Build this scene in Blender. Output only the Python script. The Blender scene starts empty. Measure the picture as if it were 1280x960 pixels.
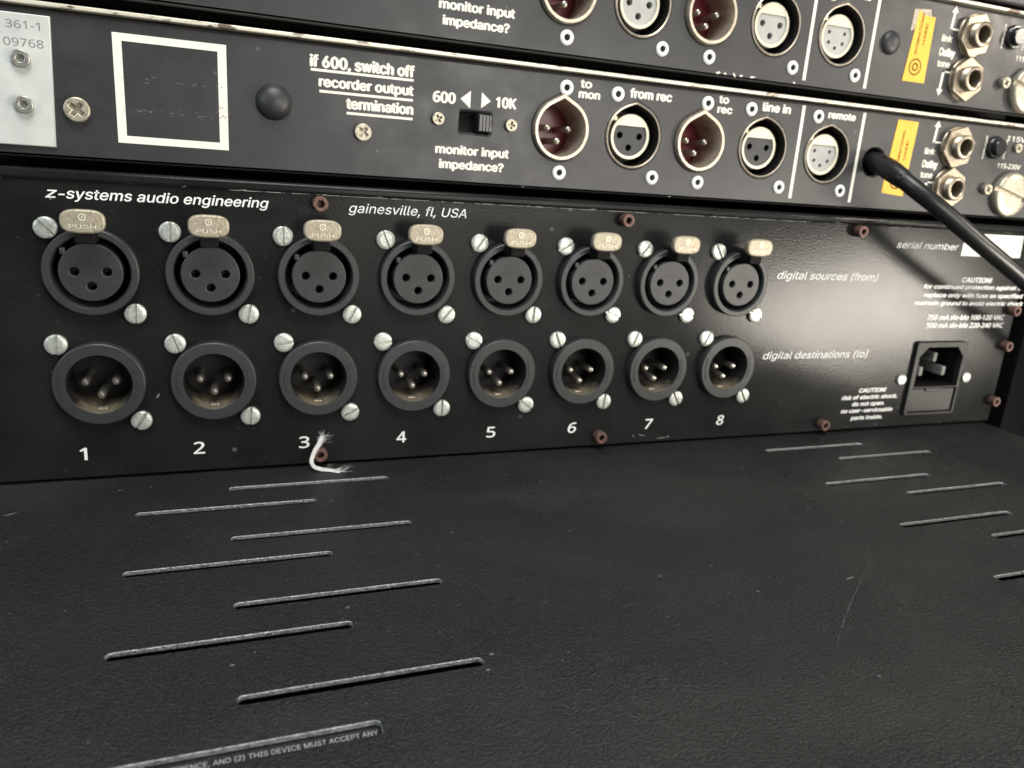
import bpy, bmesh, math, random
from mathutils import Vector, Matrix
random.seed(7)
S = 0.001                      # every number below is in millimetres
scene = bpy.context.scene
COL = scene.collection
PI = math.pi

# ------------------------------------------------------------------ camera
cd = bpy.data.cameras.new("camera")
cam = bpy.data.objects.new("camera", cd)
COL.objects.link(cam)
CAMPOS = Vector((34.52, -248.99, 37.91))
RX = Vector((0.9362, -0.3442, 0.0713))
DN = Vector((-0.0292, -0.2784, -0.9600))
FW = Vector((0.3503, 0.8966, -0.2707))
FW.normalize(); RX = (RX - FW * RX.dot(FW)).normalized(); UP = RX.cross(FW).normalized()
M = Matrix.Identity(4)
for r in range(3):
    M[r][0] = RX[r]; M[r][1] = UP[r]; M[r][2] = -FW[r]; M[r][3] = CAMPOS[r] * S
cam.matrix_world = M
cd.sensor_width = 36.0
cd.lens = 965.63 / 1280 * 36.0
cd.clip_start = 0.005
cd.clip_end = 20.0
cd.dof.use_dof = True
cd.dof.focus_distance = 0.208
cd.dof.aperture_fstop = 22.0
scene.camera = cam

# ------------------------------------------------------------------ world, exposure
w = bpy.data.worlds.new("World"); scene.world = w; w.use_nodes = True
w.node_tree.nodes["Background"].inputs[0].default_value = (0.75, 0.9, 1.0, 1)
w.node_tree.nodes["Background"].inputs[1].default_value = 0.06
scene.view_settings.view_transform = 'Standard'
scene.view_settings.look = 'None'
scene.view_settings.exposure = 0.0
scene.view_settings.gamma = 1.0


# ------------------------------------------------------------------ lamps of the room and added fill lights
SIDE_ROLL = 19
def area(name, pos, target, size, size_y, power, color):
    l = bpy.data.lights.new(name, 'AREA'); l.shape = 'RECTANGLE'
    l.size = size * S; l.size_y = size_y * S; l.energy = power; l.color = color
    o = bpy.data.objects.new(name, l); COL.objects.link(o)
    o.location = Vector(pos) * S
    o.rotation_euler = (Vector(target) - Vector(pos)).to_track_quat('-Z', 'Y').to_euler()
    return o
area("room_lamp", (330, -640, 95), (120, 0, 40), 230, 120, 1.0, (1.0, 0.955, 0.88))
sl = area("side_lamp", (760, -500, -110), (330, 0, 0), 250, 125, 3.9, (1.0, 0.92, 0.80))
sl.rotation_euler.rotate_axis('Z', math.radians(SIDE_ROLL))
area("slot_fill", (720, -300, 210), (280, -60, -60), 90, 60, 1.0, (1.0, 0.90, 0.76))  # extra lamp, added to brighten the right-hand vent slots
area("panel_sheen_fill", (420, -720, 40), (150, 0, 0), 560, 380, 1.5, (1.0, 0.95, 0.87))  # large dim area light added to give the router panel's middle a sheen
area("ceiling_lamp", (60, -520, 900), (120, -60, 0), 500, 500, 11.5, (0.98, 1.0, 0.97))
area("window_light", (-560, -420, 260), (100, 0, 0), 300, 300, 1.4, (0.82, 0.95, 1.0))


# ------------------------------------------------------------------ materials
def mat(name, col, rough=0.5, metal=0.0, spec=0.5, var=0.0, vscale=60.0, bump=0.0, bscale=1500.0,
        rvar=0.0, wear=None, wscale=300.0, wamt=0.5, coords='Object', stretch=(1, 1, 1), emit=None, specks=None, bdist=.0004, smear=None):
    m = bpy.data.materials.new(name); m.use_nodes = True
    nt = m.node_tree; b = nt.nodes["Principled BSDF"]; L = nt.links.new
    def N(t, **k):
        n = nt.nodes.new(t)
        for a, v in k.items():
            setattr(n, a, v)
        return n
    b.inputs["Roughness"].default_value = rough
    b.inputs["Metallic"].default_value = metal
    b.inputs["Specular IOR Level"].default_value = spec
    tc = N('ShaderNodeTexCoord'); mp = N('ShaderNodeMapping')
    mp.inputs["Scale"].default_value = stretch
    L(tc.outputs[coords], mp.inputs[0]); vec = mp.outputs[0]
    def noise(scale, detail=4.0, rough_=0.55):
        n = N('ShaderNodeTexNoise'); n.inputs["Scale"].default_value = scale
        n.inputs["Detail"].default_value = detail; n.inputs["Roughness"].default_value = rough_
        L(vec, n.inputs["Vector"]); return n.outputs["Fac"]
    def ramp(fac, a, c, lo, hi):
        mr = N('ShaderNodeMapRange'); mr.inputs[1].default_value = a; mr.inputs[2].default_value = c
        mr.inputs[3].default_value = lo; mr.inputs[4].default_value = hi; mr.clamp = True
        L(fac, mr.inputs[0]); return mr.outputs[0]
    cur = None
    def mix(fac, A, B):
        mx = N('ShaderNodeMix', data_type='RGBA')
        L(fac, mx.inputs[0])
        for s_, v in ((6, A), (7, B)):
            if hasattr(v, 'is_output'): L(v, mx.inputs[s_])
            else: mx.inputs[s_].default_value = (*v, 1)
        return mx.outputs[2]
    base = tuple(col)
    cur = base
    if var:
        cur = mix(ramp(noise(vscale), 0.3, 0.7, 0, 1), tuple(c * (1 - var) for c in col), tuple(min(1, c * (1 + var)) for c in col))
    if smear:                      # dull wiped dust: long soft patches broken up by fine grain
        big = N('ShaderNodeTexNoise'); big.inputs["Scale"].default_value = 17; big.inputs["Detail"].default_value = 7
        big.inputs["Roughness"].default_value = .62; big.inputs["Distortion"].default_value = .9
        m2 = N('ShaderNodeMapping'); m2.inputs["Scale"].default_value = (.55, 1, 1); m2.inputs["Rotation"].default_value = (0, 0, .5)
        L(tc.outputs[coords], m2.inputs[0]); L(m2.outputs[0], big.inputs["Vector"])
        cur = mix(ramp(big.outputs["Fac"], .47, .74, 0, 1), cur, smear)
    if wear:
        cur = mix(ramp(noise(wscale, 6, 0.65), wamt, wamt + 0.06, 0, 1), cur, wear)
    if specks:
        sc, th, scol = specks
        v = N('ShaderNodeTexVoronoi'); v.inputs["Scale"].default_value = sc; L(vec, v.inputs["Vector"])
        near = ramp(v.outputs["Distance"], 0.06, 0.16, 1, 0)
        sep = N('ShaderNodeSeparateColor'); L(v.outputs["Color"], sep.inputs[0])
        few = ramp(sep.outputs[0], th, th + 0.04, 0, 0.75)
        mu = N('ShaderNodeMath', operation='MULTIPLY'); L(near, mu.inputs[0]); L(few, mu.inputs[1])
        cur = mix(mu.outputs[0], cur, scol)
    if hasattr(cur, 'is_output'): L(cur, b.inputs["Base Color"])
    else: b.inputs["Base Color"].default_value = (*cur, 1)
    if rvar:
        L(ramp(noise(vscale * 1.7, 5), 0.3, 0.7, max(0.02, rough - rvar), min(1, rough + rvar)), b.inputs["Roughness"])
    if bump:
        bp = N('ShaderNodeBump'); bp.inputs["Strength"].default_value = bump
        bp.inputs["Distance"].default_value = bdist
        L(noise(bscale, 3, 0.6), bp.inputs["Height"]); L(bp.outputs[0], b.inputs["Normal"])
    return m

MT = dict(
    router=mat("router_black_paint", (0.0135, 0.0138, 0.0135), 0.15, 0, 0.16, var=.28, vscale=45, bump=.12, bscale=1300, rvar=.015, specks=(160, .93, (.12, .12, .12))),
    rack=mat("rack_satin_black", (0.030, 0.030, 0.032), 0.40, 0, 0.5, var=.12, vscale=55, bump=.10, bscale=2500, rvar=.08, specks=(170, .95, (.2, .2, .2))),
    vinyl=mat("grained_black_cover", (0.0100, 0.0106, 0.0104), 0.33, 0, 0.60, var=.30, vscale=15, bump=.95, bscale=1850, bdist=.0008, rvar=.10, wear=(.034, .036, .036), wscale=1500, wamt=.60, smear=(.027, .027, .025), specks=(230, .90, (.16, .16, .155))),
    dark=mat("dark_interior", (0.006, 0.006, 0.006), 0.7, 0, .2),
    plastic=mat("socket_plastic", (0.028, 0.030, 0.031), 0.45, 0, 0.5, var=.15, vscale=300, bump=.12, bscale=2500),
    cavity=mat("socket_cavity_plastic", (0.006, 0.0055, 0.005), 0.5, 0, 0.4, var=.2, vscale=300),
    screw=mat("nickel_screw", (0.60, 0.62, 0.57), 0.36, 0.55, .5, var=.2, vscale=700, bump=.2, bscale=1800, wear=(.22, .22, .18), wscale=900, wamt=.63),
    tab=mat("nickel_tab", (0.40, 0.355, 0.27), 0.50, .45, .4, var=.2, vscale=600, bump=.32, bscale=1300, wear=(.25, .21, .15), wscale=1500, wamt=.56),
    pin=mat("pin_metal", (0.40, 0.37, 0.33), 0.3, .85, .5, var=.2, vscale=500),
    rust=mat("rusty_hex_screw", (0.15, 0.085, 0.07), 0.55, .35, .4, var=.35, vscale=800, bump=.3, bscale=1800, wear=(.09, .045, .035), wscale=900, wamt=.55),
    white=mat("white_print", (0.80, 0.80, 0.78), 0.55, 0, .3),
    cream=mat("cream_print", (0.80, 0.78, 0.69), 0.55, 0, .3, wear=(.35, .34, .29), wscale=1500, wamt=.66),
    trim=mat("worn_bare_aluminium_edge", (0.72, 0.68, 0.56), 0.42, .35, .5, var=.1, vscale=300, wear=(.16, .12, .09), wscale=330, wamt=.55, stretch=(.35, 1, 1), bump=.15),
    ring=mat("nickel_socket_ring", (0.56, 0.49, 0.40), 0.42, .75, .5, var=.2, vscale=400, bump=.15, bscale=1500, wear=(.26, .2, .14), wscale=700, wamt=.62),
    brass=mat("aged_nickel_jack", (0.40, 0.34, 0.265), 0.40, .85, .5, var=.25, vscale=400, bump=.15, bscale=1200),
    maroon=mat("maroon_insert", (0.14, 0.012, 0.022), 0.30, 0, .4),
    pale=mat("pale_die_cast_ring", (0.70, 0.66, 0.52), 0.42, .25, .5, var=.08, vscale=300),
    grey=mat("grey_insert", (0.40, 0.40, 0.38), 0.5, 0, .4, var=.06, vscale=200),
    black=mat("gloss_black_plastic", (0.014, 0.014, 0.015), 0.25, 0, .5, bump=.05),
    rubber=mat("black_rubber", (0.026, 0.027, 0.029), 0.45, 0, .5, var=.15, vscale=200, bump=.08, bscale=900),
    alu=mat("pale_aluminium_plate", (0.58, 0.60, 0.575), 0.45, .15, .5, var=.10, vscale=120, bump=.06, bscale=900),
    stamp=mat("stamped_grey", (0.20, 0.20, 0.19), 0.6, 0, .3, wear=(.5, .51, .5), wscale=1300, wamt=.58),
    steel=mat("plate_screw_steel", (0.42, 0.41, 0.37), 0.35, .7, .5, var=.3, vscale=700),
    phil=mat("tarnished_screw", (0.46, 0.42, 0.33), 0.42, .6, .5, var=.25, vscale=700, wear=(.22, .19, .13), wscale=1000, wamt=.58),
    yellow=mat("yellow_sticker", (0.80, 0.46, 0.045), 0.5, 0, .4, var=.06, vscale=200),
    torn=mat("torn_sticker_backing", (0.46, 0.40, 0.32), 0.8, 0, .2, var=.3, vscale=700),
    ink=mat("sticker_ink", (0.16, 0.085, 0.02), 0.7, 0, .2),
    label=mat("white_label_paper", (0.80, 0.78, 0.69), 0.55, 0, .3),
    chip=mat("bare_metal_chip", (0.62, 0.6, 0.54), 0.4, .5, .5),
    edge=mat("worn_edge_line", (0.26, 0.26, 0.25), 0.6, 0, .3, var=.5, vscale=200, wear=(.02, .02, .02), wscale=250, wamt=.5),
    smear=mat("faint_rub_mark", (0.062, 0.062, 0.06), 0.7, 0, .3),
    cable=mat("black_cable_jacket", (0.013, 0.013, 0.0135), 0.36, 0, .5, var=.2, vscale=150, bump=.06, bscale=800),
    inlet=mat("inlet_plastic", (0.013, 0.013, 0.013), 0.5, 0, .4, var=.2, vscale=200),
    greyprint=mat("grey_print", (0.40, 0.41, 0.41), 0.6, 0, .3),
    scuff=mat("grey_scuff", (0.15, 0.15, 0.145), 0.7, 0, .3),
    thread=mat("white_thread", (0.80, 0.79, 0.77), 0.85, 0, .2),
    cut=mat("bare_cut_edge", (0.34, 0.35, 0.35), 0.38, .6, .5, var=.4, vscale=900, bump=1.0, bscale=1700, wear=(.06, .06, .06), wscale=1500, wamt=.57),
    side=mat("dark_rack_steel", (0.004, 0.004, 0.004), 0.9, 0, .1),
    back=mat("dark_backdrop", (0.010, 0.009, 0.009), 0.8, 0, .2),
)
# dust lying on the lower inner wall of the round plug sockets
dm = mat("dusty_socket_wall", (0.030, 0.026, 0.021), 0.6, 0, .4)
nt = dm.node_tree; b_ = nt.nodes["Principled BSDF"]
tc = nt.nodes.new('ShaderNodeTexCoord'); sx = nt.nodes.new('ShaderNodeSeparateXYZ'); nz = nt.nodes.new('ShaderNodeTexNoise')
nz.inputs["Scale"].default_value = 500; nz.inputs["Detail"].default_value = 5
ad = nt.nodes.new('ShaderNodeMath'); ad.operation = 'MULTIPLY_ADD'; ad.inputs[1].default_value = 0.006
mr = nt.nodes.new('ShaderNodeMapRange'); mr.inputs[1].default_value = -0.002; mr.inputs[2].default_value = -0.0065; mr.clamp = True
mx = nt.nodes.new('ShaderNodeMix'); mx.data_type = 'RGBA'
mx.inputs[6].default_value = (0.007, 0.0062, 0.0055, 1); mx.inputs[7].default_value = (0.16, 0.13, 0.09, 1)
nt.links.new(tc.outputs["Object"], sx.inputs[0]); nt.links.new(tc.outputs["Object"], nz.inputs["Vector"])
nt.links.new(nz.outputs["Fac"], ad.inputs[0]); nt.links.new(sx.outputs["Z"], ad.inputs[2])
nt.links.new(ad.outputs[0], mr.inputs[0]); nt.links.new(mr.outputs[0], mx.inputs[0]); nt.links.new(mx.outputs[2], b_.inputs["Base Color"])
MT['dusty'] = dm


# ------------------------------------------------------------------ objects
WORLD = {}          # name -> world base in mm

def thing(name, base, label, cat, group=None, kind=None):
    o = bpy.data.objects.new(name, None); COL.objects.link(o)
    o.empty_display_size = 0.01
    o.location = Vector(base) * S
    WORLD[o.name] = Vector(base)
    o["label"] = label; o["category"] = cat
    if group: o["group"] = group
    if kind: o["kind"] = kind
    return o

def part(name, me, m, parent, loc=(0, 0, 0), rot=None, label=None):
    """me: mesh in mm about loc; loc: world position in mm"""
    o = bpy.data.objects.new(name, me); COL.objects.link(o)
    if m is not None and not me.materials:
        for q in (m if isinstance(m, (list, tuple)) else (m,)):
            me.materials.append(MT[q])
    WORLD[o.name] = Vector(loc)
    if parent is not None:
        o.parent = parent
        o.location = (Vector(loc) - WORLD[parent.name]) * S
    else:
        o.location = Vector(loc) * S
    if rot: o.rotation_euler = rot
    if label: o["label"] = label
    return o

def dup(o, parent, delta):
    """copy a part with its sub-parts, shifted by delta mm"""
    c = o.copy(); COL.objects.link(c); c.parent = parent
    c.location = o.location + Vector(delta) * S if not isinstance(o.parent, type(None)) and o.parent == parent else o.location
    WORLD[c.name] = WORLD[o.name] + Vector(delta)
    for ch in o.children:
        d = ch.copy(); COL.objects.link(d); d.parent = c
        WORLD[d.name] = WORLD[ch.name] + Vector(delta)
    return c

def finish(bm, name, smooth=35):
    bmesh.ops.recalc_face_normals(bm, faces=bm.faces[:])
    bmesh.ops.scale(bm, vec=(S, S, S), verts=bm.verts[:])
    bm.normal_update(); bm.edges.index_update(); flat = []
    def isflat(n): return max(abs(n.x), abs(n.y), abs(n.z)) > .9995
    for e in bm.edges:
        if len(e.link_faces) == 2:
            a, b = (f.normal for f in e.link_faces)
            if isflat(a) != isflat(b): flat.append(e.index)
    me = bpy.data.meshes.new(name); bm.to_mesh(me); bm.free()
    if smooth:
        me.shade_smooth()
        me.set_sharp_from_angle(angle=math.radians(smooth))
        for i in flat: me.edges[i].use_edge_sharp = True       # keep broad flat faces truly flat
    return me

def box(x0, x1, y0, y1, z0, z1, bevel=0, seg=2, name="box", bm=None):
    own = bm is None
    if own: bm = bmesh.new()
    r = bmesh.ops.create_cube(bm, size=1)
    vs = r['verts']
    for v in vs:
        v.co = Vector(((x0 + x1) / 2 + v.co.x * (x1 - x0), (y0 + y1) / 2 + v.co.y * (y1 - y0), (z0 + z1) / 2 + v.co.z * (z1 - z0)))
    if bevel:
        es = list({e for v in vs for e in v.link_edges})
        bmesh.ops.bevel(bm, geom=es, offset=bevel, segments=seg, affect='EDGES', profile=.5)
    return finish(bm, name) if own else None

def revolve(prof, seg=48, bm=None, c=(0, 0, 0), name="lathe", mats=None, shape=None, done=True):
    """prof: [(r, y)]; axis along Y; shape(theta)->radius factor"""
    own = bm is None
    if own: bm = bmesh.new()
    rings = []
    for r, y in prof:
        if r < 1e-6:
            rings.append([bm.verts.new((c[0], c[1] + y, c[2]))])
        else:
            ring = []
            for k in range(seg):
                t = 2 * PI * k / seg
                f = shape(t) if shape else 1.0
                ring.append(bm.verts.new((c[0] + r * f * math.cos(t), c[1] + y, c[2] + r * f * math.sin(t))))
            rings.append(ring)
    for i in range(len(rings) - 1):
        a, b = rings[i], rings[i + 1]
        for k in range(seg):
            k2 = (k + 1) % seg
            if len(a) == 1 and len(b) == 1: continue
            if len(a) == 1: f = bm.faces.new((a[0], b[k], b[k2]))
            elif len(b) == 1: f = bm.faces.new((a[k], a[k2], b[0]))
            else: f = bm.faces.new((a[k], a[k2], b[k2], b[k]))
            if mats: f.material_index = mats[i]
    return finish(bm, name) if own and done else bm

def circ(cx, cz, r, n=40, a0=0, shape=None):
    return [(cx + r * (shape(a0 + 2 * PI * k / n) if shape else 1) * math.cos(a0 + 2 * PI * k / n),
             cz + r * (shape(a0 + 2 * PI * k / n) if shape else 1) * math.sin(a0 + 2 * PI * k / n)) for k in range(n)]

def rrect(x0, x1, z0, z1, r, n=5):
    pts = []
    for cx, cz, a in ((x1 - r, z1 - r, 0), (x0 + r, z1 - r, PI / 2), (x0 + r, z0 + r, PI), (x1 - r, z0 + r, 1.5 * PI)):
        for k in range(n + 1):
            t = a + PI / 2 * k / n
            pts.append((cx + r * math.cos(t), cz + r * math.sin(t)))
    return pts

def plate(loops, y0, y1, bevel=0.0, horizontal=False, name="plate"):
    """flat sheet from outline + hole loops (x, z); front face at y0, back at y1 (y0<y1)"""
    cu = bpy.data.curves.new(name, 'CURVE'); cu.dimensions = '2D'; cu.fill_mode = 'BOTH'
    for lp in loops:
        sp = cu.splines.new('POLY'); sp.points.add(len(lp) - 1); sp.use_cyclic_u = True
        for p, q in zip(sp.points, lp):
            p.co = (q[0], q[1], 0, 1)
    th = (y1 - y0)
    cu.extrude = th / 2 - bevel
    cu.bevel_depth = bevel; cu.bevel_resolution = 2; cu.offset = -bevel
    ob = bpy.data.objects.new(name, cu); COL.objects.link(ob)
    dg = bpy.context.evaluated_depsgraph_get(); dg.update()
    me = bpy.data.meshes.new_from_object(ob.evaluated_get(dg))
    bpy.data.objects.remove(ob); bpy.data.curves.remove(cu)
    bm = bmesh.new(); bm.from_mesh(me); bpy.data.meshes.remove(me)
    for v in bm.verts:
        x, y, z = v.co
        v.co = Vector((x, y, z)) if horizontal else Vector((x, (y0 + y1) / 2 - z, y))
        if horizontal: v.co.z = -(y0 + y1) / 2 + z
    bmesh.ops.remove_doubles(bm, verts=bm.verts[:], dist=1e-4)
    me = finish(bm, name, 30); me.materials.clear()
    return me

def tube(path, rad, seg=16, bm=None, name="tube", caps=True):
    own = bm is None
    if own: bm = bmesh.new()
    P = [Vector(p) for p in path]; n = len(P)
    rads = rad if isinstance(rad, (list, tuple)) else [rad] * n
    up = None; rings = []
    for i in range(n):
        t = (P[min(i + 1, n - 1)] - P[max(i - 1, 0)]).normalized()
        if up is None:
            up = t.orthogonal().normalized()
        up = (up - t * up.dot(t)).normalized(); bi = t.cross(up)
        rings.append([bm.verts.new(P[i] + (up * math.cos(2 * PI * k / seg) + bi * math.sin(2 * PI * k / seg)) * rads[i]) for k in range(seg)])
    for a, b in zip(rings, rings[1:]):
        for k in range(seg):
            bm.faces.new((a[k], a[(k + 1) % seg], b[(k + 1) % seg], b[k]))
    if caps:
        bm.faces.new(rings[0]); bm.faces.new(rings[-1][::-1])
    return finish(bm, name, 50) if own else None

def spline(pts, n=10):
    P = [Vector(p) for p in pts]; out = []
    for i in range(len(P) - 1):
        a = P[max(i - 1, 0)]; b = P[i]; c = P[i + 1]; d = P[min(i + 2, len(P) - 1)]
        for k in range(n):
            t = k / n
            out.append(0.5 * ((2 * b) + (c - a) * t + (2 * a - 5 * b + 4 * c - d) * t * t + (-a + 3 * b - 3 * c + d) * t ** 3))
    out.append(P[-1]); return out

try:                            # Blender's own bundled sans serif; the built-in one if it is not there
    SANS = bpy.data.fonts.load(bpy.utils.resource_path('LOCAL') + "/datafiles/fonts/Inter.woff2")
    DIGITS = bpy.data.fonts.load(bpy.utils.resource_path('LOCAL') + "/datafiles/fonts/NotoSansHebrew-Regular.woff2")
except Exception:
    SANS = DIGITS = None
def text(txt, x0, z0, width, cap, y, shear=0.0, bold=0.0, rot=0.0, horizontal=False, bm=None, center=False, thick=0.05):
    """printed lettering: baseline starts at (x0, z0), total width and cap height in mm; stands 'thick' proud of y"""
    cu = bpy.data.curves.new("lettering", 'FONT'); cu.body = txt; cu.size = 1.0
    if SANS: cu.font = DIGITS if sum(c.isdigit() for c in txt) * 3 >= len(txt) else SANS
    cu.shear = shear; cu.resolution_u = 3; cu.extrude = 0.0
    ob = bpy.data.objects.new("lettering", cu); COL.objects.link(ob)
    dg = bpy.context.evaluated_depsgraph_get(); dg.update()
    me = bpy.data.meshes.new_from_object(ob.evaluated_get(dg))
    bpy.data.objects.remove(ob); bpy.data.curves.remove(cu)
    xs = [v.co.x for v in me.vertices]; lo, hi = min(xs), max(xs)
    sx = width / (hi - lo); sz = cap / 0.727
    ca, sa = math.cos(rot), math.sin(rot)
    src = [(v.co.x, v.co.y) for v in me.vertices]
    # heavier weights are printed in several passes, each a hair above the last
    passes = [(0, 0)] + ([(bold, 0), (-bold, 0), (0, bold * .6), (0, -bold * .6)] if bold else [])
    for k, (ox, oz) in enumerate(passes):
        t = thick + k * .003
        for v, (vx, vz) in zip(me.vertices, src):
            u = (vx - lo) * sx + ox * sz - (width / 2 if center else 0); q = (vz + oz) * sz
            X = x0 + u * ca - q * sa; Z = z0 + u * sa + q * ca
            v.co = (X, Z, y + k * .003) if horizontal else (X, y - t, Z)
        bm.from_mesh(me)
    bpy.data.meshes.remove(me)

def tri(bm, pts, y):
    vs = [bm.verts.new((p[0], y - 0.05, p[1])) for p in pts]; bm.faces.new(vs)

def lettering(name, bm, m, parent, loc, label=None):
    """mesh authored in world mm -> re-centred on loc"""
    L = Vector(loc)
    for v in bm.verts: v.co -= L
    bmesh.ops.scale(bm, vec=(S, S, S), verts=bm.verts[:])
    for f in bm.faces:
        f.normal_update()
    me = bpy.data.meshes.new(name); bm.to_mesh(me); bm.free()
    return part(name, me, m, parent, loc, label=label)

def slot_screw_mesh(r=3.1, h=1.5, slot=0.95, deep=0.95):
    """domed head, axis -Y, one straight driver slot along local Z"""
    bm = bmesh.new()
    for s in (1, -1):
        b2 = bmesh.new()
        revolve([(r * .98, 0), (r, -h * .62), (r * .965, -h * .82), (r * .88, -h * .93), (r * .6, -h * .985), (0, -h)], 32, b2, done=False)
        g = bmesh.ops.bisect_plane(b2, geom=b2.verts[:] + b2.edges[:] + b2.faces[:], plane_co=(s * slot / 2, 0, 0), plane_no=(s, 0, 0), clear_inner=True)
        ed = [e for e in g['geom_cut'] if isinstance(e, bmesh.types.BMEdge)]
        bv = [v for v in b2.verts if abs(v.co.x - s * slot / 2) < 1e-5]
        try:
            bmesh.ops.contextual_create(b2, geom=bv)
        except Exception:
            pass
        me = bpy.data.meshes.new("t"); b2.to_mesh(me); b2.free(); bm.from_mesh(me); bpy.data.meshes.remove(me)
    revolve([(r * .95, -.02), (r * .95, -(h - deep) * .75), (0, -(h - deep))], 32, bm, done=False)
    return finish(bm, "screw", 40)

def socket_screw_mesh(r, h, hole, floor_mat=1, r2=None):
    """cap screw: cylinder with a recess of the given outline (list of (x,z))"""
    me = plate([circ(0, 0, r, 32), hole], -h, 0.0, bevel=min(.35, r * .12), name="screw")
    bm = bmesh.new(); bm.from_mesh(me); bpy.data.meshes.remove(me)
    bmesh.ops.scale(bm, vec=(1 / S,) * 3, verts=bm.verts[:])
    n0 = len(bm.faces)
    revolve([(r * .9, -h * .25), (0, -h * .25)], 24, bm, done=False)
    return finish(bm, "screw", 40)

def cross_loop(a, b, rot=0.0):
    p = [(a, b), (b, b), (b, a), (-b, a), (-b, b), (-a, b), (-a, -b), (-b, -b), (-b, -a), (b, -a), (b, -b), (a, -b)]
    c, s = math.cos(rot), math.sin(rot)
    return [(x * c - z * s, x * s + z * c) for x, z in p]

# ================================================================== SETTING
bd = part("backdrop", box(-1200, 2200, 420, 440, -900, 1000), 'back', None)
bd["kind"] = "structure"; bd["label"] = "dark unlit space behind the rack"; bd["category"] = "backdrop"

# ================================================================== LOWER CASE (grained top with vent slots)
ZT = -65.2
case = thing("equipment_case", (162, -60, -112), "wide black grained equipment case with vent slots cut in its flat top", "equipment case")
SLOT_W = 2.7
slots = []
for k in range(4):
    ya = -24.2 - 34.1 * k; yb = -10.6 - 34.1 * k
    if k == 3: TEXT_ROW = ya
    slots += [(10.2, 60.6, ya), (35.4, 85.4, yb), (239.6, 289.2, yb - .6), (264.9, 313.5, ya - .2)]
def slot_loop(x0, x1, yc):
    return rrect(x0, x1, yc - SLOT_W + (-1.1 if yc == TEXT_ROW else .5), yc + .5, 1.1, 4)
loops = [rrect(-55, 379.5, -215, 28, 3)] + [slot_loop(*s) for s in slots]
tc_me = plate(loops, 65.2, 66.45, bevel=.25, horizontal=True)
tc_me.materials.append(MT['vinyl']); tc_me.materials.append(MT['cut'])
for f in tc_me.polygons:
    c = f.center / S
    if f.normal.z < .75 and c.z > -66.3 and -53 < c.x < 378 and -213 < c.y < 26: f.material_index = 1
part("top_cover", tc_me, None, case, (0, 0, 0))
part("side_wall", box(377.4, 380.2, -214, 27, -111, -65.5, 1.2), 'vinyl', case, (0, 0, 0))
part("side_wall", box(-55.6, -53, -214, 27, -111, -65.5, 1.2), 'vinyl', case, (0, 0, 0))
part("inner_tray", box(-52, 377, -213, 26, -112, -71), 'dark', case, (0, 0, 0))
bm = bmesh.new()
text("INTERFERENCE, AND (2) THIS DEVICE MUST ACCEPT ANY", 19.4, -128.4, 40.6, 1.75, ZT - 1.32, horizontal=True, bold=.006, bm=bm)
lb = part("inner_label", box(5, 64, -131.6, -123, -66.9, -66.55), 'black', case, (0, 0, 0))
lettering("lettering", bm, 'greyprint', lb, (40, -129, ZT))
# pale scuffs on the grained top
bm = bmesh.new()
rs = random.Random(3)
def flake(bm, x, y, l, wd, a, z):
    n = 7; vs = []
    for k in range(n):
        t = 2 * PI * k / n; u = l / 2 * math.cos(t) * rs.uniform(.7, 1.1); v = wd / 2 * math.sin(t) * rs.uniform(.6, 1.2)
        vs.append(bm.verts.new((x + u * math.cos(a) - v * math.sin(a), y + u * math.sin(a) + v * math.cos(a), z)))
    bm.faces.new(vs)
for k in range(75):
    flake(bm, rs.uniform(-40, 330), rs.uniform(-150, -4), rs.uniform(.3, .9), rs.uniform(.2, .4), rs.uniform(0, PI), ZT + .03)
for x, y, l, wd, a in ((-22, -18, 4, .7, .5), (-24, -26, 3, 1.0, .2), (196, -104, 4, .8, .1), (88, -112, 1.2, .9, 0), (85.5, -117, 1.2, .9, 0)):
    flake(bm, x, y, l, wd, a, ZT + .035)
lettering("scuff_marks", bm, 'scuff', case, (0, 0, ZT))["kind"] = "stuff"
bm = bmesh.new()
for k in range(240):
    flake(bm, rs.uniform(-50, 370), rs.uniform(-160, -3), rs.uniform(.15, .9), rs.uniform(.1, .35), rs.uniform(0, PI), ZT + .028)
for k in range(26):
    x0, y0, a, ln = rs.uniform(-20, 340), rs.uniform(-150, -10), rs.gauss(.4, .5), rs.uniform(6, 22)
    for q in range(14):
        if rs.random() < .7: flake(bm, x0 + math.cos(a) * ln * q / 14, y0 + math.sin(a) * ln * q / 14, ln / 11, .07, a, ZT + .028)
lettering("dust_and_hairlines", bm, 'smear', case, (0, 0, ZT))["kind"] = "stuff"
bm = bmesh.new()
prev = None
for k in range(90):
    t = k / 89; px, py = 166 + 42 * t, -131 + 36 * t - 4 * t * t
    hw = (.10 + .28 * abs(math.sin(k * 1.7)) * rs.random()) * math.sin(PI * min(1, max(.03, t))) ** .5
    cur = (bm.verts.new((px - .6 * hw, py + .75 * hw, ZT + .03)), bm.verts.new((px + .6 * hw, py - .75 * hw, ZT + .03)))
    if prev and rs.random() < .8: bm.faces.new((prev[0], prev[1], cur[1], cur[0]))
    prev = cur
lettering("scratch", bm, 'smear', case, (0, 0, ZT))

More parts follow.
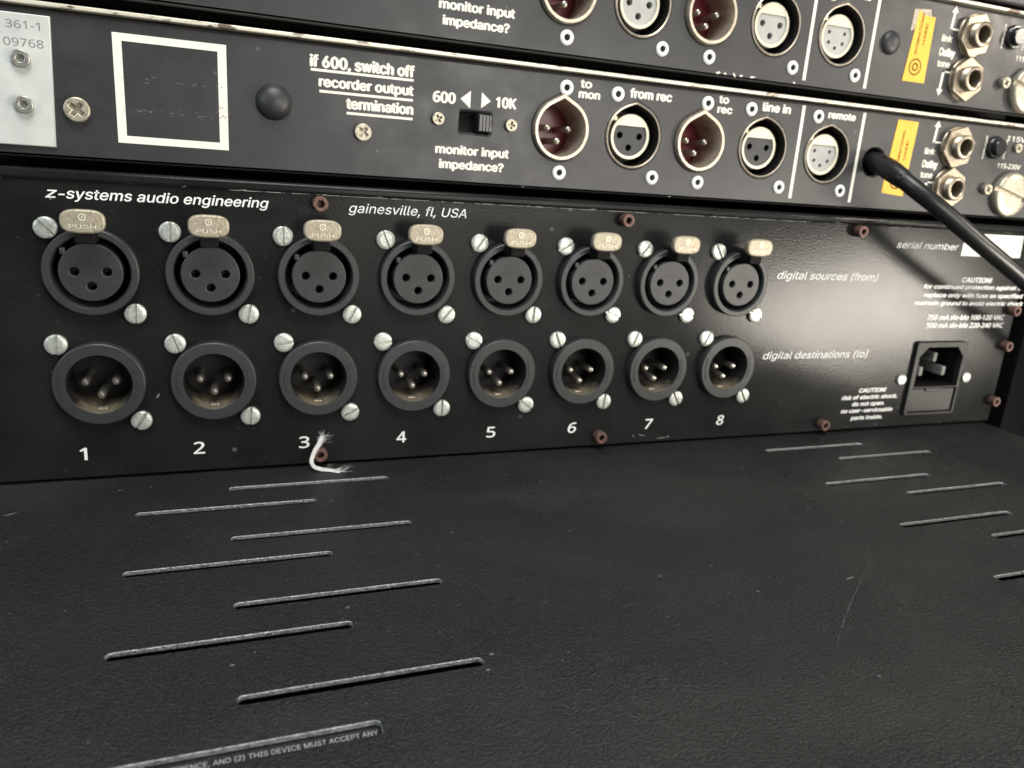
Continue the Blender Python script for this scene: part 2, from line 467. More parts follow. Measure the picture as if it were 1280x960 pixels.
# ================================================================== ROUTER (numbered sockets)
YP = 3.0
router = thing("signal_router", (164, 60, -65), "black two unit panel with two rows of round sockets numbered 1 to 8", "audio router")
IN = (339.6, -36)
loops = [[(-53, -64.2), (382, -64.2), (382, 27.0), (-53, 27.0)]]
for i in range(8):
    loops.append(circ(32 * i, 0, 10.9, 40)); loops.append(circ(32 * i, -33.55, 10.9, 40))
loops.append(rrect(326.3, 352.9, -57.2, -26.0, 1))
part("front_panel", plate(loops, YP, YP + 2.5, bevel=.5), 'router', router, (0, 0, 0))
part("top_edge", box(-53, 382, YP - .9, YP + 120, 25.0, 28.2, 1.1, 3), 'router', router, (0, 0, 0))
part("chassis", box(-50, 379, 26, 260, -64, 24.8), 'dark', router, (0, 0, 0))

# ---- female socket
screw_me = slot_screw_mesh(); screw_me.materials.append(MT['screw'])
def shell_profile_mesh():
    bm = bmesh.new()
    revolve([(10.2, 17), (10.2, 1.0), (10.5, .2), (10.7, 0), (12.2, 0), (12.5, .2), (12.6, .6), (12.6, 3.05)], 72, bm, done=False)
    revolve([(10.2, 16), (0, 16)], 48, bm, done=False)
    return finish(bm, "shell")
fs_me = shell_profile_mesh()
f0 = part("female_socket", fs_me, 'plastic', router, (0, 0, 0))
holes = [circ(-4.2, .2, 1.25, 16), circ(4.2, .2, 1.25, 16), circ(0, -4.0, 1.25, 16)]
ins = plate([circ(0, 0, 8.35, 56)] + holes, 0, 12, bevel=.3, name="insert")
bm = bmesh.new(); bm.from_mesh(ins); bmesh.ops.scale(bm, vec=(1 / S,) * 3, verts=bm.verts[:])
revolve([(8.0, 6), (0, 6)], 24, bm, done=False)
box(-7.6, -6.1, .0, 8, 4.9, 6.9, .4, 2, bm=bm)
for k in range(11):                                            # worn embossed line of maker's marks
    box(-4.8 + k * .9, -4.8 + k * .9 + .5, -.06, .1, 2.2, 2.9, 0, bm=bm)
ins = finish(bm, "insert", 35)
part("insert", ins, 'plastic', f0, (0, 0, 0))
tabo = []
for k in range(48):
    t = 2 * PI * k / 48; c, s = math.cos(t), math.sin(t)
    ex = .62 if s > 0 else .5
    tabo.append((5.6 * math.copysign(abs(c) ** .62, c), 3.25 * math.copysign(abs(s) ** .72, s)))
bm = bmesh.new()
tm = plate([tabo], -1.1, 1.1, bevel=.55, name="tab"); bm.from_mesh(tm); bmesh.ops.scale(bm, vec=(1 / S,) * 3, verts=bm.verts[:])
tm = finish(bm, "tab", 50)
part("push_tab", tm, 'tab', f0, (0, -7.2, 15.1))
part("tab_stem", box(-2.6, 2.6, -6.6, 9, 8.9, 13.4, .5), 'dark', f0, (0, 0, 0))
bm = bmesh.new()
text("PUSH", 0, 13.2, 6.6, 1.6, -8.42, bold=.02, bm=bm, center=True, thick=.0)
revolve([(1.05, -8.42), (.65, -8.42)], 16, bm, c=(0, 0, 16.3), done=False)
revolve([(.3, -8.42), (.0, -8.42)], 10, bm, c=(0, 0, 16.3), done=False)
lettering("raised_lettering", bm, 'pale', f0, (0, -8.4, 15))
angF = [(-42, 3), (3, 12), (0, 28), (-22, 40), (32, 3), (58, -68), (38, -88), (-30, -62)]
s1 = part("screw", screw_me, None, f0, (-10.8, YP, 12.1)); s2 = part("screw", screw_me, None, f0, (10.7, YP, -12.4))
# ---- male socket
bm = bmesh.new()
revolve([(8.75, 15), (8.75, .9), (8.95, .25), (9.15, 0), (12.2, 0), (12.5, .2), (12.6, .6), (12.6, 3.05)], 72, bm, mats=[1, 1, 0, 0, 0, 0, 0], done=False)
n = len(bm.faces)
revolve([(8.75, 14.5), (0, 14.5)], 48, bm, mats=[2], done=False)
def ring_pad(bm, a0, a1, r0, r1, y0, y1, n=8):
    lo, hi = [], []
    for k in range(n + 1):
        t = a0 + (a1 - a0) * k / n
        lo.append([bm.verts.new((r * math.cos(t), y1, r * math.sin(t))) for r in (r0, r1)])
        hi.append([bm.verts.new((r * math.cos(t), y0, r * math.sin(t))) for r in (r0 + .08, r1 - .08)])
    for k in range(n):
        bm.faces.new((hi[k][0], hi[k][1], hi[k + 1][1], hi[k + 1][0]))
        bm.faces.new((lo[k][0], hi[k][0], hi[k + 1][0], lo[k + 1][0])); bm.faces.new((hi[k][1], lo[k][1], lo[k + 1][1], hi[k + 1][1]))
    for q in (0, n): bm.faces.new((lo[q][0], lo[q][1], hi[q][1], hi[q][0]))
for a in (0, PI):
    ring_pad(bm, a - .42, a + .42, 9.9, 11.1, -.16, .05)
    for k in range(6): ring_pad(bm, a - .33 + k * .12, a - .27 + k * .12, 10.2, 10.8, -.26, -.15, 2)
mm = finish(bm, "shell")
m0 = part("male_socket", mm, ['plastic', 'dusty', 'cavity'], router, (0, 0, -33.55))
pin_me = revolve([(1.25, 14.4), (1.25, 3.6), (1.1, 2.9), (.7, 2.45), (0, 2.3)], 20, name="pin")
pin_me.materials.append(MT['pin'])
for x, z in ((-4.15, .05), (4.15, .05), (0, -4.1)):
    part("pin", pin_me, None, m0, (x, 0, -33.55 + z))
part("latch_plate", box(-1.3, 1.3, 3.2, 6.5, -8.75, -8.2, .15), 'ring', m0, (0, 0, -33.55))
part("screw", screw_me, None, m0, (-10.8, YP, -21.7)); part("screw", screw_me, None, m0, (10.6, YP, -46.0))
angM = [(5, 32), (-18, 5), (80, 62), (85, 0), (-62, -52), (-22, 6), (22, -28), (25, -30)]
females, males = [f0], [m0]
for i in range(1, 8):
    females.append(dup(f0, router, (32 * i, 0, 0))); males.append(dup(m0, router, (32 * i, 0, 0)))
for lst, ang in ((females, angF), (males, angM)):
    for i, o in enumerate(lst):
        sc = [c for c in o.children if c.name.startswith("screw")]
        sc.sort(key=lambda c: c.location.x)
        for c, a in zip(sc, ang[i]):
            c.rotation_euler = (0, math.radians(a), 0)

# ---- rusty hex screws
hexm = socket_screw_mesh(2.35, 3.7, circ(0, 0, 1.25, 6)); hexm.materials.append(MT['rust'])
for x, z in ((64.3, 22.5), (171.6, 22.2), (279.2, 22.5), (64.6, -60.2), (170.2, -60.0), (278.8, -60.6), (380.0, -53.6), (379.3, -26.6), (378.6, -9.8)):
    part("hex_screw", hexm, None, router, (x, YP, z))

# ---- power inlet
bm = bmesh.new()
pl = plate([rrect(324.3, 355.0, -58.8, -24.3, 1.6),
            [(327.0, -45.2), (353.2, -45.2), (353.2, -31.2), (349.0, -26.9), (331.2, -26.9), (327.0, -31.2)],
            rrect(326.6, 353.6, -57.6, -46.0, .4)], YP - 1.6, YP + 1.0, bevel=.35)
inlet = part("power_inlet", pl, 'inlet', router, (0, 0, 0))
bm = bmesh.new()
for (xa, za), (xb, zb) in zip(*(lambda p: (p, p[1:] + p[:1]))([(326.9, -45.3), (353.3, -45.3), (353.3, -31.2), (349.0, -26.8), (331.2, -26.8), (326.9, -31.2)])):
    vs = [bm.verts.new(q) for q in ((xa, YP, za), (xb, YP, zb), (xb, YP + 16, zb), (xa, YP + 16, za))]
    bm.faces.new(vs)
bm.faces.new([bm.verts.new(q) for q in ((326.9, YP + 16, -45.3), (353.3, YP + 16, -45.3), (353.3, YP + 16, -26.8), (326.9, YP + 16, -26.8))])
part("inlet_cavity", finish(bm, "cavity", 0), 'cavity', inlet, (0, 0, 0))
for x, z, dx, dz in ((340, -32.2, 1.1, 2.2), (333.0, -38.8, 1.1, 2.2), (347, -38.8, 1.1, 2.2)):
    part("pin", box(x - dx, x + dx, YP + 1.5, YP + 16, z - dz, z + dz, .6), 'stamp', inlet, (0, 0, 0))
part("fuse_drawer", box(326.9, 353.3, YP - .9, YP + 4, -57.4, -46.2, .5), 'inlet', inlet, (0, 0, 0))
part("drawer_latch", box(335, 345, YP - 1.5, YP + 1, -47.6, -46.0, .3), 'inlet', inlet, (0, 0, 0))
part("screw", screw_me, None, inlet, (319.9, YP, -41.8)).scale = (.82,) * 3
part("screw", screw_me, None, inlet, (359.6, YP, -41.7)).scale = (.82,) * 3
# ---- paper label
part("serial_label", plate([[(339.3, 14.2), (376.0, 14.2), (375.2, 24.0), (339.5, 24.0)]], YP - .12, YP - .02), 'label', router, (0, 0, 0))

# ---- printing
def words(parent, m, lines, y, label=None, name="lettering"):
    bm = bmesh.new()
    for a in lines:
        text(*a[0], y, bm=bm, **(a[1] if len(a) > 1 else {}))
    c = bm.verts[:] and sum((v.co for v in bm.verts), Vector()) / len(bm.verts)
    return lettering(name, bm, m, parent, c, label)
IT = dict(shear=.22)
words(router, 'white', [(("z", -10.2, 20.35, 2.9, 4.0), dict(shear=.22, bold=.014)), (("-", -6.95, 20.15, 1.5, 4.0), dict(shear=.22, bold=.014)),
                         (("systems audio engineering", -5.05, 20.35, 54.2, 4.0), dict(shear=.22, bold=.014))], YP)
words(router, 'white', [(("gainesville, fl, USA", 73.3, 20.2, 38.9, 4.1), IT)], YP)
words(router, 'white', [(("digital sources (from)", 243.0, 2.3, 52.0, 4.3), IT)], YP)
words(router, 'white', [(("digital destinations (to)", 242.4, -30.9, 55.3, 4.3), IT)], YP)
words(router, 'white', [(("serial number", 301.8, 16.5, 35.3, 3.9), IT)], YP)
for i, (x, z) in enumerate([(-6.2, -58.3), (26.8, -58.3), (59.6, -58.3), (92.8, -58.3), (126.1, -58.3), (158.8, -58.3), (192.4, -58.4), (226.0, -58.4)]):
    wd = 1.85 if i == 0 else 3.2
    words(router, 'white', [((str(i + 1), x, z, wd, 5.0), dict(center=True, bold=.02, shear=(0 if i < 5 else .12)))], YP, name="numeral")
CB = dict(shear=.12, bold=.042, center=True)
words(router, 'white', [(("CAUTION!", 352.8, 2.6, 18.2, 3.0), CB),
                        (("for continued protection against fire", 353.6, -.45, 63.5, 2.55), CB),
                        (("replace only with fuse as specified", 353.6, -4.2, 61, 2.55), CB),
                        (("maintain ground to avoid electric shock", 352.0, -7.75, 67, 2.55), CB)], YP)
words(router, 'white', [(("750 mA slo-blo 100-120 VAC", 351.8, -14.4, 47.5, 2.7), CB), (("500 mA slo-blo 220-240 VAC", 352.2, -18.05, 47.8, 2.7), CB)], YP)
words(router, 'white', [(("CAUTION!", 304.9, -47.1, 15.3, 2.6), CB), (("risk of electric shock.", 304.2, -50.2, 31.8, 2.5), CB), (("do not open.", 304.0, -53.3, 18.4, 2.5), CB),
                        (("no user-serviceable", 304.0, -56.4, 29.5, 2.5), CB), (("parts inside.", 304.6, -59.8, 18.0, 2.5), CB)], YP)
# ---- chips and dust on the router panel
bm = bmesh.new()
def vflake(bm, x, z, l, wd, a, y):
    n = 7; vs = []
    for k in range(n):
        t = 2 * PI * k / n; u = l / 2 * math.cos(t) * rs.uniform(.6, 1.2); v = wd / 2 * math.sin(t) * rs.uniform(.5, 1.3)
        vs.append(bm.verts.new((x + u * math.cos(a) - v * math.sin(a), y, z + u * math.sin(a) + v * math.cos(a))))
    bm.faces.new(vs)
for x, z, l, wd, a in ((186, -61.2, 1.2, .6, 1.2), (189.5, -61, 3.4, .5, -.3), (199, -62.7, 4.5, .6, .05), (202, -62.3, 1.5, .8, 0), (-12, -30, 1.8, .7, .2), (-9, 20, .8, .4, 0),
                       (10, -27.6, 2, .8, .1), (15.5, -38.4, 2.2, .9, 1), (176, 2, .6, .6, 0), (310.6, -62.6, 1, .8, 0), (294, -63, .8, .6, 0), (322, -55.2, .8, .6, 1), (181, 5, .6, .4, 0)):
    vflake(bm, x, z, l, wd, a, YP - .03)
for k in range(170):
    vflake(bm, rs.uniform(-50, 300), rs.uniform(-63, 24), rs.uniform(.12, .5), rs.uniform(.08, .24), rs.uniform(0, 3), YP - .03)
lettering("paint_chips", bm, 'scuff', router, (100, YP, 0))["kind"] = "stuff"
bm = bmesh.new()
box(38, 252, YP - .98, YP - .9, 25.06, 25.2, 0, bm=bm)
for k in range(34):
    vflake(bm, rs.uniform(-40, 370), 25.3 + rs.uniform(-.2, .2), rs.uniform(.4, 3.0), rs.uniform(.08, .2), rs.uniform(-.05, .05), YP - .96)
lettering("edge_wear", bm, 'edge', router, (100, YP, 25))["kind"] = "stuff"

# ================================================================== TWO RACK UNITS ABOVE
PITCH = 43.5
def pear(t):
    """unit circle with a pointed apex at the top"""
    d = abs((t - PI / 2 + PI) % (2 * PI) - PI)
    a = 0.50
    if d > a: return 1.0
    return min(1 / math.cos(a - d), 1.14)

phil_me = socket_screw_mesh(2.0, 1.5, cross_loop(1.15, .25, .5)); phil_me.materials.append(MT['phil'])
bigphil_me = socket_screw_mesh(3.3, 1.7, cross_loop(1.9, .5, .9)); bigphil_me.materials.append(MT['phil'])
platescr_me = socket_screw_mesh(2.3, 1.4, circ(0, 0, 1.0, 6)); platescr_me.materials.append(MT['steel'])
eye_me = revolve([(1.05, 1.5), (1.05, -.55), (1.3, -.8), (2.0, -.8), (2.45, -.45), (2.5, .1)], 28, name="eyelet"); eye_me.materials.append(MT['white'])
eyeh_me = revolve([(1.06, .0), (0, .0)], 16, name="eyelet_hole"); eyeh_me.materials.append(MT['dark'])
bm = bmesh.new()
revolve([(8.4, 15), (8.5, 4), (8.6, -1.4), (8.85, -1.9), (9.8, -1.9), (10.1, -1.4), (10.15, .2)], 72, bm, shape=pear, done=False)
male_me = finish(bm, "male_socket")
floor_me = revolve([(8.5, 12.5), (0, 12.5)], 48, name="insert"); floor_me.materials.append(MT['maroon'])
rpin_me = revolve([(1.15, 12.4), (1.15, 2.6), (.95, 1.9), (.5, 1.55), (0, 1.45)], 20, name="pin"); rpin_me.materials.append(MT['pin'])
bm = bmesh.new()
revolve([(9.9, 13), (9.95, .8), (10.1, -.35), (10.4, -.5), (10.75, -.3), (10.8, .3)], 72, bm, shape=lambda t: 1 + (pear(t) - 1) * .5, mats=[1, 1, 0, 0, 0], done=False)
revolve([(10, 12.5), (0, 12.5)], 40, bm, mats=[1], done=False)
fem_me = finish(bm, "female_socket")
# pale ring with a D shaped window
win = []
for k in range(64):
    t = 2 * PI * k / 64; x, z = 6.55 * math.cos(t), 6.55 * math.sin(t)
    win.append((x, min(z, 3.5)))
rg = plate([circ(0, 0, 7.75, 56), win], 2.2, 10, bevel=.25, name="ring")
bm = bmesh.new(); bm.from_mesh(rg); bmesh.ops.scale(bm, vec=(1 / S,) * 3, verts=bm.verts[:])
box(-7.4, -5.6, 2.3, 9, 5.0, 6.6, .3, 2, bm=bm)
ring_me = finish(bm, "ring", 35); ring_me.materials.append(MT['pale'])
def ins_mesh(hl, hr):
    me = plate([[(x * 1.005, z) for x, z in win]] + [circ(x, z, hr, 14) for x, z in hl], 2.75, 9, bevel=.1, name="insert")
    bm = bmesh.new(); bm.from_mesh(me); bmesh.ops.scale(bm, vec=(1 / S,) * 3, verts=bm.verts[:])
    n0 = len(bm.faces)
    revolve([(6.4, 6), (0, 6)], 20, bm, done=False)
    bm.faces.ensure_lookup_table()
    for f in bm.faces[n0:]: f.material_index = 1
    return finish(bm, "insert", 35)
H3 = [(-3.9, .3), (3.9, .3), (0, -3.7)]
H5 = [(-3.7, 1.2), (3.7, 1.2), (-3.3, -2.4), (3.3, -2.4), (0, -4.2)]
insB = ins_mesh(H3, 1.15); insB.materials.append(MT['rubber']); insB.materials.append(MT['dark'])
insG = ins_mesh(H3, 1.15); insG.materials.append(MT['grey']); insG.materials.append(MT['dark'])
ins5 = ins_mesh(H5, .72); ins5.materials.append(MT['grey']); ins5.materials.append(MT['dark'])
# jack: washer, hexagon nut, threaded barrel
nut_me = plate([circ(0, 0, 8.7, 6, PI / 2), circ(0, 0, 4.3, 28)], -2.7, -.7, bevel=.35, name="nut"); nut_me.materials.append(MT['brass'])
wash_me = revolve([(4.4, -.75), (8.0, -.75), (8.25, -.5), (8.25, .2)], 40, name="washer"); wash_me.materials.append(MT['brass'])
prof = [(3.15, 8), (3.15, -5.4), (3.6, -5.8), (4.4, -5.7)]
for k in range(4):
    prof += [(4.85, -5.3 + k * .75), (4.5, -4.95 + k * .75)]
prof += [(4.5, -1.5)]
jack_me = revolve(prof, 36, name="jack"); jack_me.materials.append(MT['brass'])
jackh_me = revolve([(3.1, 6.5), (0, 6.5)], 20, name="jack_hole"); jackh_me.materials.append(MT['dark'])
fuse_me = revolve([(4.7, .2), (4.7, -1.2), (4.3, -1.7), (3.6, -1.7), (3.4, -3.2), (3.0, -3.6), (0, -3.6)], 36, name="fuse_holder"); fuse_me.materials.append(MT['black'])
capm = slot_screw_mesh(9.6, 3.4, 1.9, 2.4); capm.materials.append(MT['phil'])
dome_me = revolve([(5.2, .1), (5.1, -.7), (4.7, -1.7), (3.9, -2.6), (2.6, -3.3), (1.2, -3.6), (0, -3.7)], 40, name="dome"); dome_me.materials.append(MT['rubber'])

def unit(lower, Y, dz, label):
    root = thing("rack_unit", (164, 60 + Y, 31 + dz), label, "rack unit", group="rack units with yellow stickers")
    A = lambda z: z + dz
    SO = [(144.4, 51.0), (199.7, 51.0)]; FE = [(172.6, 50.9), (228.0, 51.2)]; RE = (258.6, 51.0)
    # panel
    loops = [rrect(-54, 382, A(30.9), A(69.1), .3, 2)]
    for x, z in SO: loops.append(circ(x, A(z), 9.8, 72, 0, pear))
    for x, z in FE + [RE]: loops.append(circ(x, A(z), 10.5, 72, 0, lambda t: 1 + (pear(t) - 1) * .5))
    loops.append(rrect(108.9, 119.1, A(47.6), A(53.7), .3, 2))
    for x, z in ((324.4, 58.7), (324.4, 42.0)): loops.append(circ(x, A(z), 4.2, 28))
    if lower: loops.append(circ(282.9, A(50.0), 5.3, 28))
    part("front_panel", plate(loops, Y, Y + 3.0, bevel=1.0), 'rack', root, (0, 0, 0))
    part("trim_strip", box(-54, 382, Y - 1.6, Y + 200, A(69.55), A(70.75), .3), 'trim', root, (0, 0, 0))
    part("chassis", box(-50, 378, Y + 20, Y + 240, A(31.5), A(69.3)), 'dark', root, (0, 0, 0))
    # plug sockets
    for x, z in SO:
        o = part("male_socket", male_me, 'ring', root, (x, Y, A(z)))
        part("insert", floor_me, None, o, (x, Y, A(z)))
        for dx, dy in ((-3.9, .4), (3.9, .4), (0, -3.7)):
            part("pin", rpin_me, None, o, (x + dx, Y, A(z) + dy))
    for x, z in FE:
        o = part("female_socket", fem_me, ['ring', 'cavity'], root, (x, Y, A(z)))
        part("ring", ring_me, None, o, (x, Y, A(z)))
        part("insert", insB if lower else insG, None, o, (x, Y, A(z)))
    x, z = RE
    o = part("remote_socket", fem_me, None, root, (x, Y, A(z)))
    part("ring", ring_me, None, o, (x, Y, A(z))); part("insert", ins5, None, o, (x, Y, A(z)))
    for x, z in ((145.4, 64.5), (164.8, 64.3), (201.3, 64.7), (220.4, 64.4), (251.4, 64.5), (145.2, 36.9), (181.8, 37.5), (201.2, 37.0), (238.1, 37.4), (268.0, 37.7)):
        o = part("eyelet", eye_me, None, root, (x, Y, A(z)))
        part("eyelet_hole", eyeh_me, None, o, (x, Y - .3, A(z)))
    # dividers
    for x in (244.3, 273.9):
        part("divider_line", plate([[(x - .7, A(33.6)), (x + .7, A(33.6)), (x + .5, A(67.9)), (x - .9, A(67.9))]], Y - .08, Y - .01), 'cream', root, (0, 0, 0))
    # jacks
    for x, z in ((324.4, 58.7), (324.4, 42.0)):
        o = part("jack_socket", jack_me, None, root, (x, Y, A(z)))
        part("nut", nut_me, None, o, (x, Y, A(z)), rot=(0, .25 if z > 50 else -.1, 0)); part("washer", wash_me, None, o, (x, Y, A(z))); part("jack_hole", jackh_me, None, o, (x, Y, A(z)))
    fz = 60.2 if lower else 60.8
    part("fuse_holder", fuse_me, None, root, (347, Y, A(fz)))
    part("screw", phil_me, None, root, (360.2, Y, A(61.0)))
    part("screw", phil_me, None, root, (346.6, Y, A(42.9))).scale = (1.15, 1.6, 1.15)
    part("cover_cap", capm, None, root, (361.0, Y, A(41.3)), rot=(0, PI / 2 + .25, 0))
    if not lower:
        part("hole_plug", dome_me, None, root, (282.6, Y, A(51.2))).scale = (.85, .6, .85)
    # yellow sticker
    Z0 = A(0)
    if lower: q = [(291.2, 67.0), (302.1, 66.8), (301.3, 37.4), (289.5, 38.3)]
    else: q = [(294.2, 64.6), (297.6, 62.9), (303.0, 62.9), (303.6, 38.4), (292.0, 38.4)]
    st = part("sticker", plate([[(a, b + Z0) for a, b in q]], Y - .16, Y - .03), 'yellow', root, (0, 0, 0))
    cx, cz = (296.2, 43.2 + Z0) if lower else (297.3, 44.0 + Z0)
    bm = bmesh.new()
    revolve([(3.2, Y - .2), (2.6, Y - .2)], 28, bm, c=(cx, 0, cz), done=False)
    revolve([(1.6, Y - .2), (.9, Y - .2)], 20, bm, c=(cx, 0, cz), done=False)
    text("INTERNATIONAL", cx - .6, cz + 4.6, 15.5, 1.6, Y - .16, bm=bm, rot=PI / 2 - .03, bold=.03)
    text("USED", cx + 2.4, cz + 8.5, 7.5, 1.6, Y - .16, bm=bm, rot=PI / 2 - .03, bold=.03)
    lettering("printed_mark", bm, 'ink', st, (cx, Y, cz))
    if not lower:
        part("torn_corner", plate([[(291.7, 64.6 + Z0), (300.0, 65.4 + Z0), (301.0, 62.7 + Z0), (297.5, 62.7 + Z0), (294.0, 58 + Z0), (291.6, 56.5 + Z0)]], Y - .10, Y - .02), 'torn', st, (0, 0, 0))
    # switch
    sw = part("slide_switch", box(108.6, 119.4, Y + 2.6, Y + 9, A(47.3), A(54.0)), 'dark', root, (0, 0, 0))
    bm = bmesh.new()
    box(114.2, 119.0, Y - 2.6, Y + 3, A(47.9), A(53.4), .3, 2, bm=bm)
    for k in range(4): box(114.6 + k * 1.15, 115.1 + k * 1.15, Y - 3.0, Y - 2, A(48.1), A(53.2), .1, 1, bm=bm)
    part("slider", finish(bm, "slider"), 'black', sw, (0, 0, 0))
    part("screw", phil_me, None, sw, (101.4, Y, A(50.8))); part("screw", phil_me, None, sw, (126.3, Y, A(50.8)), rot=(0, .6, 0))
    # printing
    def wd(lines, name="lettering", extra=None):
        bm = bmesh.new()
        for t_, x, z, ww, h in lines: text(t_, x, A(z), ww, h * 1.24, Y, bold=.05 if h > 2.75 else .032, bm=bm)
        if extra: extra(bm)
        c = sum((v.co for v in bm.verts), Vector()) / len(bm.verts)
        lettering(name, bm, 'cream', root, c)
    def bar(bm, x0, x1, z, h=.75): tri(bm, [(x0, A(z)), (x1, A(z)), (x1, A(z) + h), (x0, A(z) + h)], Y)
    if lower:
        wd([("if 600, switch off", 61.8, 62.4, 31.4, 3.6), ("recorder output", 64.4, 57.0, 28.7, 3.2), ("termination", 72.6, 51.35, 20.6, 3.4)],
           extra=lambda bm: (bar(bm, 61.8, 93.2, 61.1), bar(bm, 64.4, 93.2, 55.2), bar(bm, 72.6, 93.3, 49.6)))
    wd([("600", 99.8, 55.9, 7.1, 3.2)]); wd([("10K", 120.9, 56.1, 6.9, 3.2)])
    bm = bmesh.new()
    tri(bm, [(108.7, A(57.6)), (112.1, A(54.9)), (112.1, A(60.3))], Y); tri(bm, [(119.0, A(57.7)), (115.8, A(60.2)), (115.8, A(55.3))], Y)
    lettering("arrow_marks", bm, 'cream', root, (114, Y, A(57)))
    wd([("monitor input", 101.3, 40.4, 25.0, 3.0), ("impedance?", 102.7, 35.8, 22.0, 3.0)])
    wd([("to", 150.6, 65.2, 4.0, 2.9), ("mon", 150.3, 61.9, 7.7, 2.9)])
    wd([("from rec", 169.7, 63.8, 16.5, 3.3)])
    wd([("to", 206.1, 65.4, 4.0, 2.9), ("rec", 206.0, 62.0, 6.1, 2.9)])
    wd([("line in", 225.6, 64.4, 12.4, 3.3)])
    wd([("remote", 256.4, 64.5, 13.0, 2.9)])
    wd([("link", 308.6, 55.0, 5.3, 2.7), ("Dolby", 308.8, 49.7, 8.0, 3.2), ("tone", 308.8, 45.6, 6.6, 2.7)])
    bm = bmesh.new()
    bar(bm, 312.2, 318, 59.6, .6); tri(bm, [(311.7, A(59.6)), (312.9, A(59.6)), (313.3, A(66)), (312.1, A(66))], Y); tri(bm, [(310.9, A(65.8)), (314.5, A(65.9)), (312.8, A(68.4))], Y)
    bar(bm, 312.3, 318, 43.6, .6); tri(bm, [(312.1, A(37.0)), (313.3, A(37.0)), (313.5, A(44.2)), (312.3, A(44.2))], Y); tri(bm, [(311.0, A(37.2)), (314.4, A(37.1)), (312.7, A(34.7))], Y)
    lettering("arrow_marks", bm, 'cream', root, (313, Y, A(52)))
    bm = bmesh.new()
    text("voltage", 342.0, A(fz - 5), 9.5, 1.7, Y, rot=PI / 2, bold=.02, bm=bm); text("mains", 354.2, A(fz - 4), 8, 1.7, Y, rot=PI / 2, bold=.02, bm=bm)
    text("115V", 353.5, A(63.6), 11, 2.6, Y, bold=.02, bm=bm); text("115-230V", 351.3, A(52.3), 14.0, 2.4, Y, bold=.02, bm=bm)
    lettering("lettering", bm, 'cream', root, (350, Y, A(58)))
    if lower:
        o = part("serial_plate", plate([[(-22.5, 67.3), (-5.6, 67.3), (-6.7, 33.9), (-22.5, 33.9)]], Y - 1.2, Y - .01, bevel=.3), 'alu', root, (0, 0, 0))
        bm = bmesh.new()
        text("361-1", -16.0, 63.5, 7.9, 2.4, Y - 1.2, bm=bm); text("09768", -16.8, 59.1, 9.2, 2.5, Y - 1.2, bm=bm)
        lettering("stamped_number", bm, 'stamp', o, (-13, Y, 61))
        part("screw", platescr_me, None, o, (-13.1, Y - 1.2, 56.0)); part("screw", platescr_me, None, o, (-13.3, Y - 1.2, 44.4))
        part("panel_screw", bigphil_me, None, root, (-.9, Y, 44.3)); part("panel_screw", bigphil_me, None, root, (77.6, Y, 44.7)).scale = (.8,) * 3
        bm = bmesh.new()
        for a, b, c, d in ((8.8, 38.2, 63.4, 65.4), (8.8, 38.2, 36.4, 38.4), (8.8, 11.1, 38.4, 63.4), (35.8, 38.2, 38.4, 63.4)):
            tri(bm, [(a, c), (b, c), (b, d), (a, d)], Y)
        lettering("square_outline", bm, 'cream', root, (23, Y, 51), label="hollow white painted square")
        part("hole_plug", dome_me, None, root, (51.2, Y, 51.1))
        bm = bmesh.new()
        for k in range(55):
            zz = 53.9 if k % 3 == 0 else 45.6
            vflake(bm, rs.uniform(8, 38), zz + rs.gauss(0, .45), rs.uniform(.3, 1.6), rs.uniform(.08, .22), rs.uniform(-.2, .2), Y - .06)
        for k in range(30):
            vflake(bm, rs.gauss(36.5, 1.2), rs.gauss(47, 1.3), rs.uniform(.2, .7), rs.uniform(.1, .3), rs.uniform(0, 3), Y - .06)
        lettering("tape_residue", bm, 'scuff', root, (23, Y, 50))["kind"] = "stuff"
    # worn lower lip
    bm = bmesh.new()
    for k in range(26):
        vflake(bm, rs.uniform(20, 350), A(31.7) + rs.gauss(0, .12), rs.uniform(.5, 3), rs.uniform(.15, .4), rs.gauss(0, .1), Y - .03 + .12)
    if not lower:
        for x, l in ((206, 2), (209, 1.5), (213, 2), (216, 1.5), (221, 3), (240, 1.2)):
            vflake(bm, x, A(32.3), l, .8, rs.gauss(-.2, .3), Y - .04)
    lettering("chipped_lip", bm, 'chip', root, (150, Y, A(32)))["kind"] = "stuff"
    return root

lower_unit = unit(True, 5.0, 0.0, "lower of two matching black rack units, with pale 361-1 plate and white square outline")
upper_unit = unit(False, 8.0, PITCH, "topmost of two matching black rack units, with grey socket faces and torn yellow sticker")

# ================================================================== UNIT AT THE VERY TOP
topu = thing("blanking_unit", (164, 70, 118), "dark rack unit just visible above the topmost white trim in the corner", "rack unit")
part("front_panel", box(-54, 382, 9, 12, 116.8, 158, .8), 'rack', topu, (0, 0, 0))
part("chassis", box(-50, 378, 14, 250, 118, 157), 'dark', topu, (0, 0, 0))

# ================================================================== RACK SIDE
side = part("rack_cabinet", box(396, 640, 6, 400, -320, 300, .6), 'side', None)
side["label"] = "black steel rack side panel beside the right ends of the units"; side["category"] = "rack cabinet"

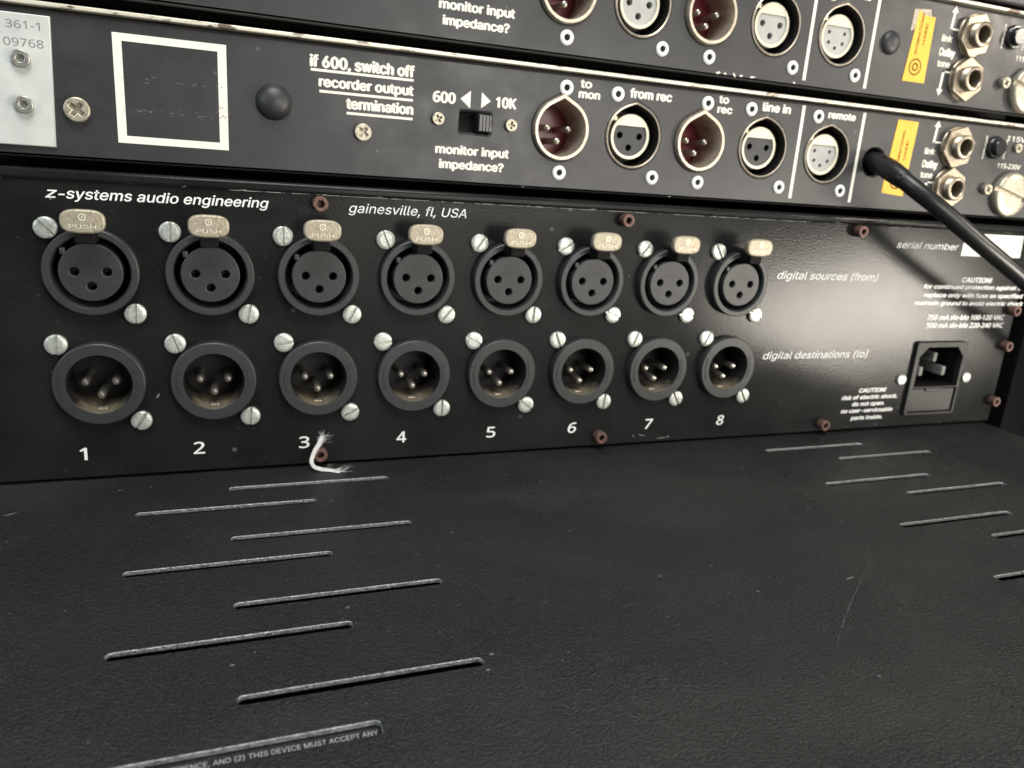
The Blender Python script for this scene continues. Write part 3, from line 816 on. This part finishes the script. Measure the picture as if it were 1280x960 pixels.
# ================================================================== CABLE
cable = thing("power_cable", (283.4, 5, 49.9), "thick black power cable sagging across a yellow sticker and white label", "cable")
path = spline([(283.4, 9, 50.4), (283.0, 2, 49.2), (283.0, -6, 46.2), (286.4, -14.5, 40.6), (295.2, -21, 33.4), (313.2, -26, 21.9), (338.5, -28, 8.7), (366, -27, -5.2), (400, -26, -24), (430, -26, -50), (450, -28, -100), (455, -30, -170)], 10)
part("cord", tube(path[16:], 3.35, 24), 'cable', cable, (0, 0, 0))
n = 26
part("strain_relief", tube(path[:n], [4.0 if k < 20 else 4.0 - (k - 20) * .06 for k in range(n)], 24), 'cable', cable, (0, 0, 0))
part("moulded_boss", revolve([(1.25, 1), (1.25, -.3), (1.0, -.5), (.55, -.4), (0, -.3)], 18, name="boss"), 'rubber', cable, (280.6, -11.5, 44.9), rot=(.15, 0, -.796))

# ================================================================== THREAD
bm = bmesh.new()
core = [(65.3, 1.6, -54.2), (64.3, .6, -56.2), (62.4, -.6, -58.9), (61.5, -1.4, -61.6), (62.6, -1.8, -63.7), (65.2, -2.2, -64.6), (68.6, -3.2, -64.9), (70.8, -4.2, -65.0)]
rt = random.Random(11)
for k in range(85):
    sp = rt.uniform(.05, 1.0); ph = rt.uniform(0, 6.28)
    a = rt.choice((0, 0, 0, 1, 2)); e = rt.choice((7, 7, 8, 8, 6))
    pts = []
    for i, p in enumerate(core[a:e]):
        j = i + a
        f = sp * (1.9 if j in (0, 7) else 1.3 if j == 1 else .9)
        pts.append((p[0] + f * math.cos(ph + j * .7) * rt.uniform(.5, 1), p[1] + .6 * f * math.sin(ph * 2 + j), p[2] + max(-.1 if j > 5 else -9, f * math.sin(ph + j * .7)) * rt.uniform(.5, 1)))
    tube(spline(pts, 5), .045, 4, bm=bm)
for k in range(60):
    b = Vector(core[rt.choice((0, 1, 5, 6, 7, 7, 7, 0, 0))]); d = Vector((rt.uniform(-.4, 1), rt.uniform(-.6, .2), rt.uniform(-.1, .6)))
    tube(spline([b, b + d * 2 + Vector((0, 0, .2)), b + d * rt.uniform(3, 5) + Vector((rt.uniform(-1, 1), 0, rt.uniform(0, 1)))], 5), .02, 3, bm=bm)
th = part("frayed_thread", finish(bm, "thread", 60), 'thread', None)
th["label"] = "frayed white thread looped round the rusty screw below numeral 3"; th["category"] = "thread"
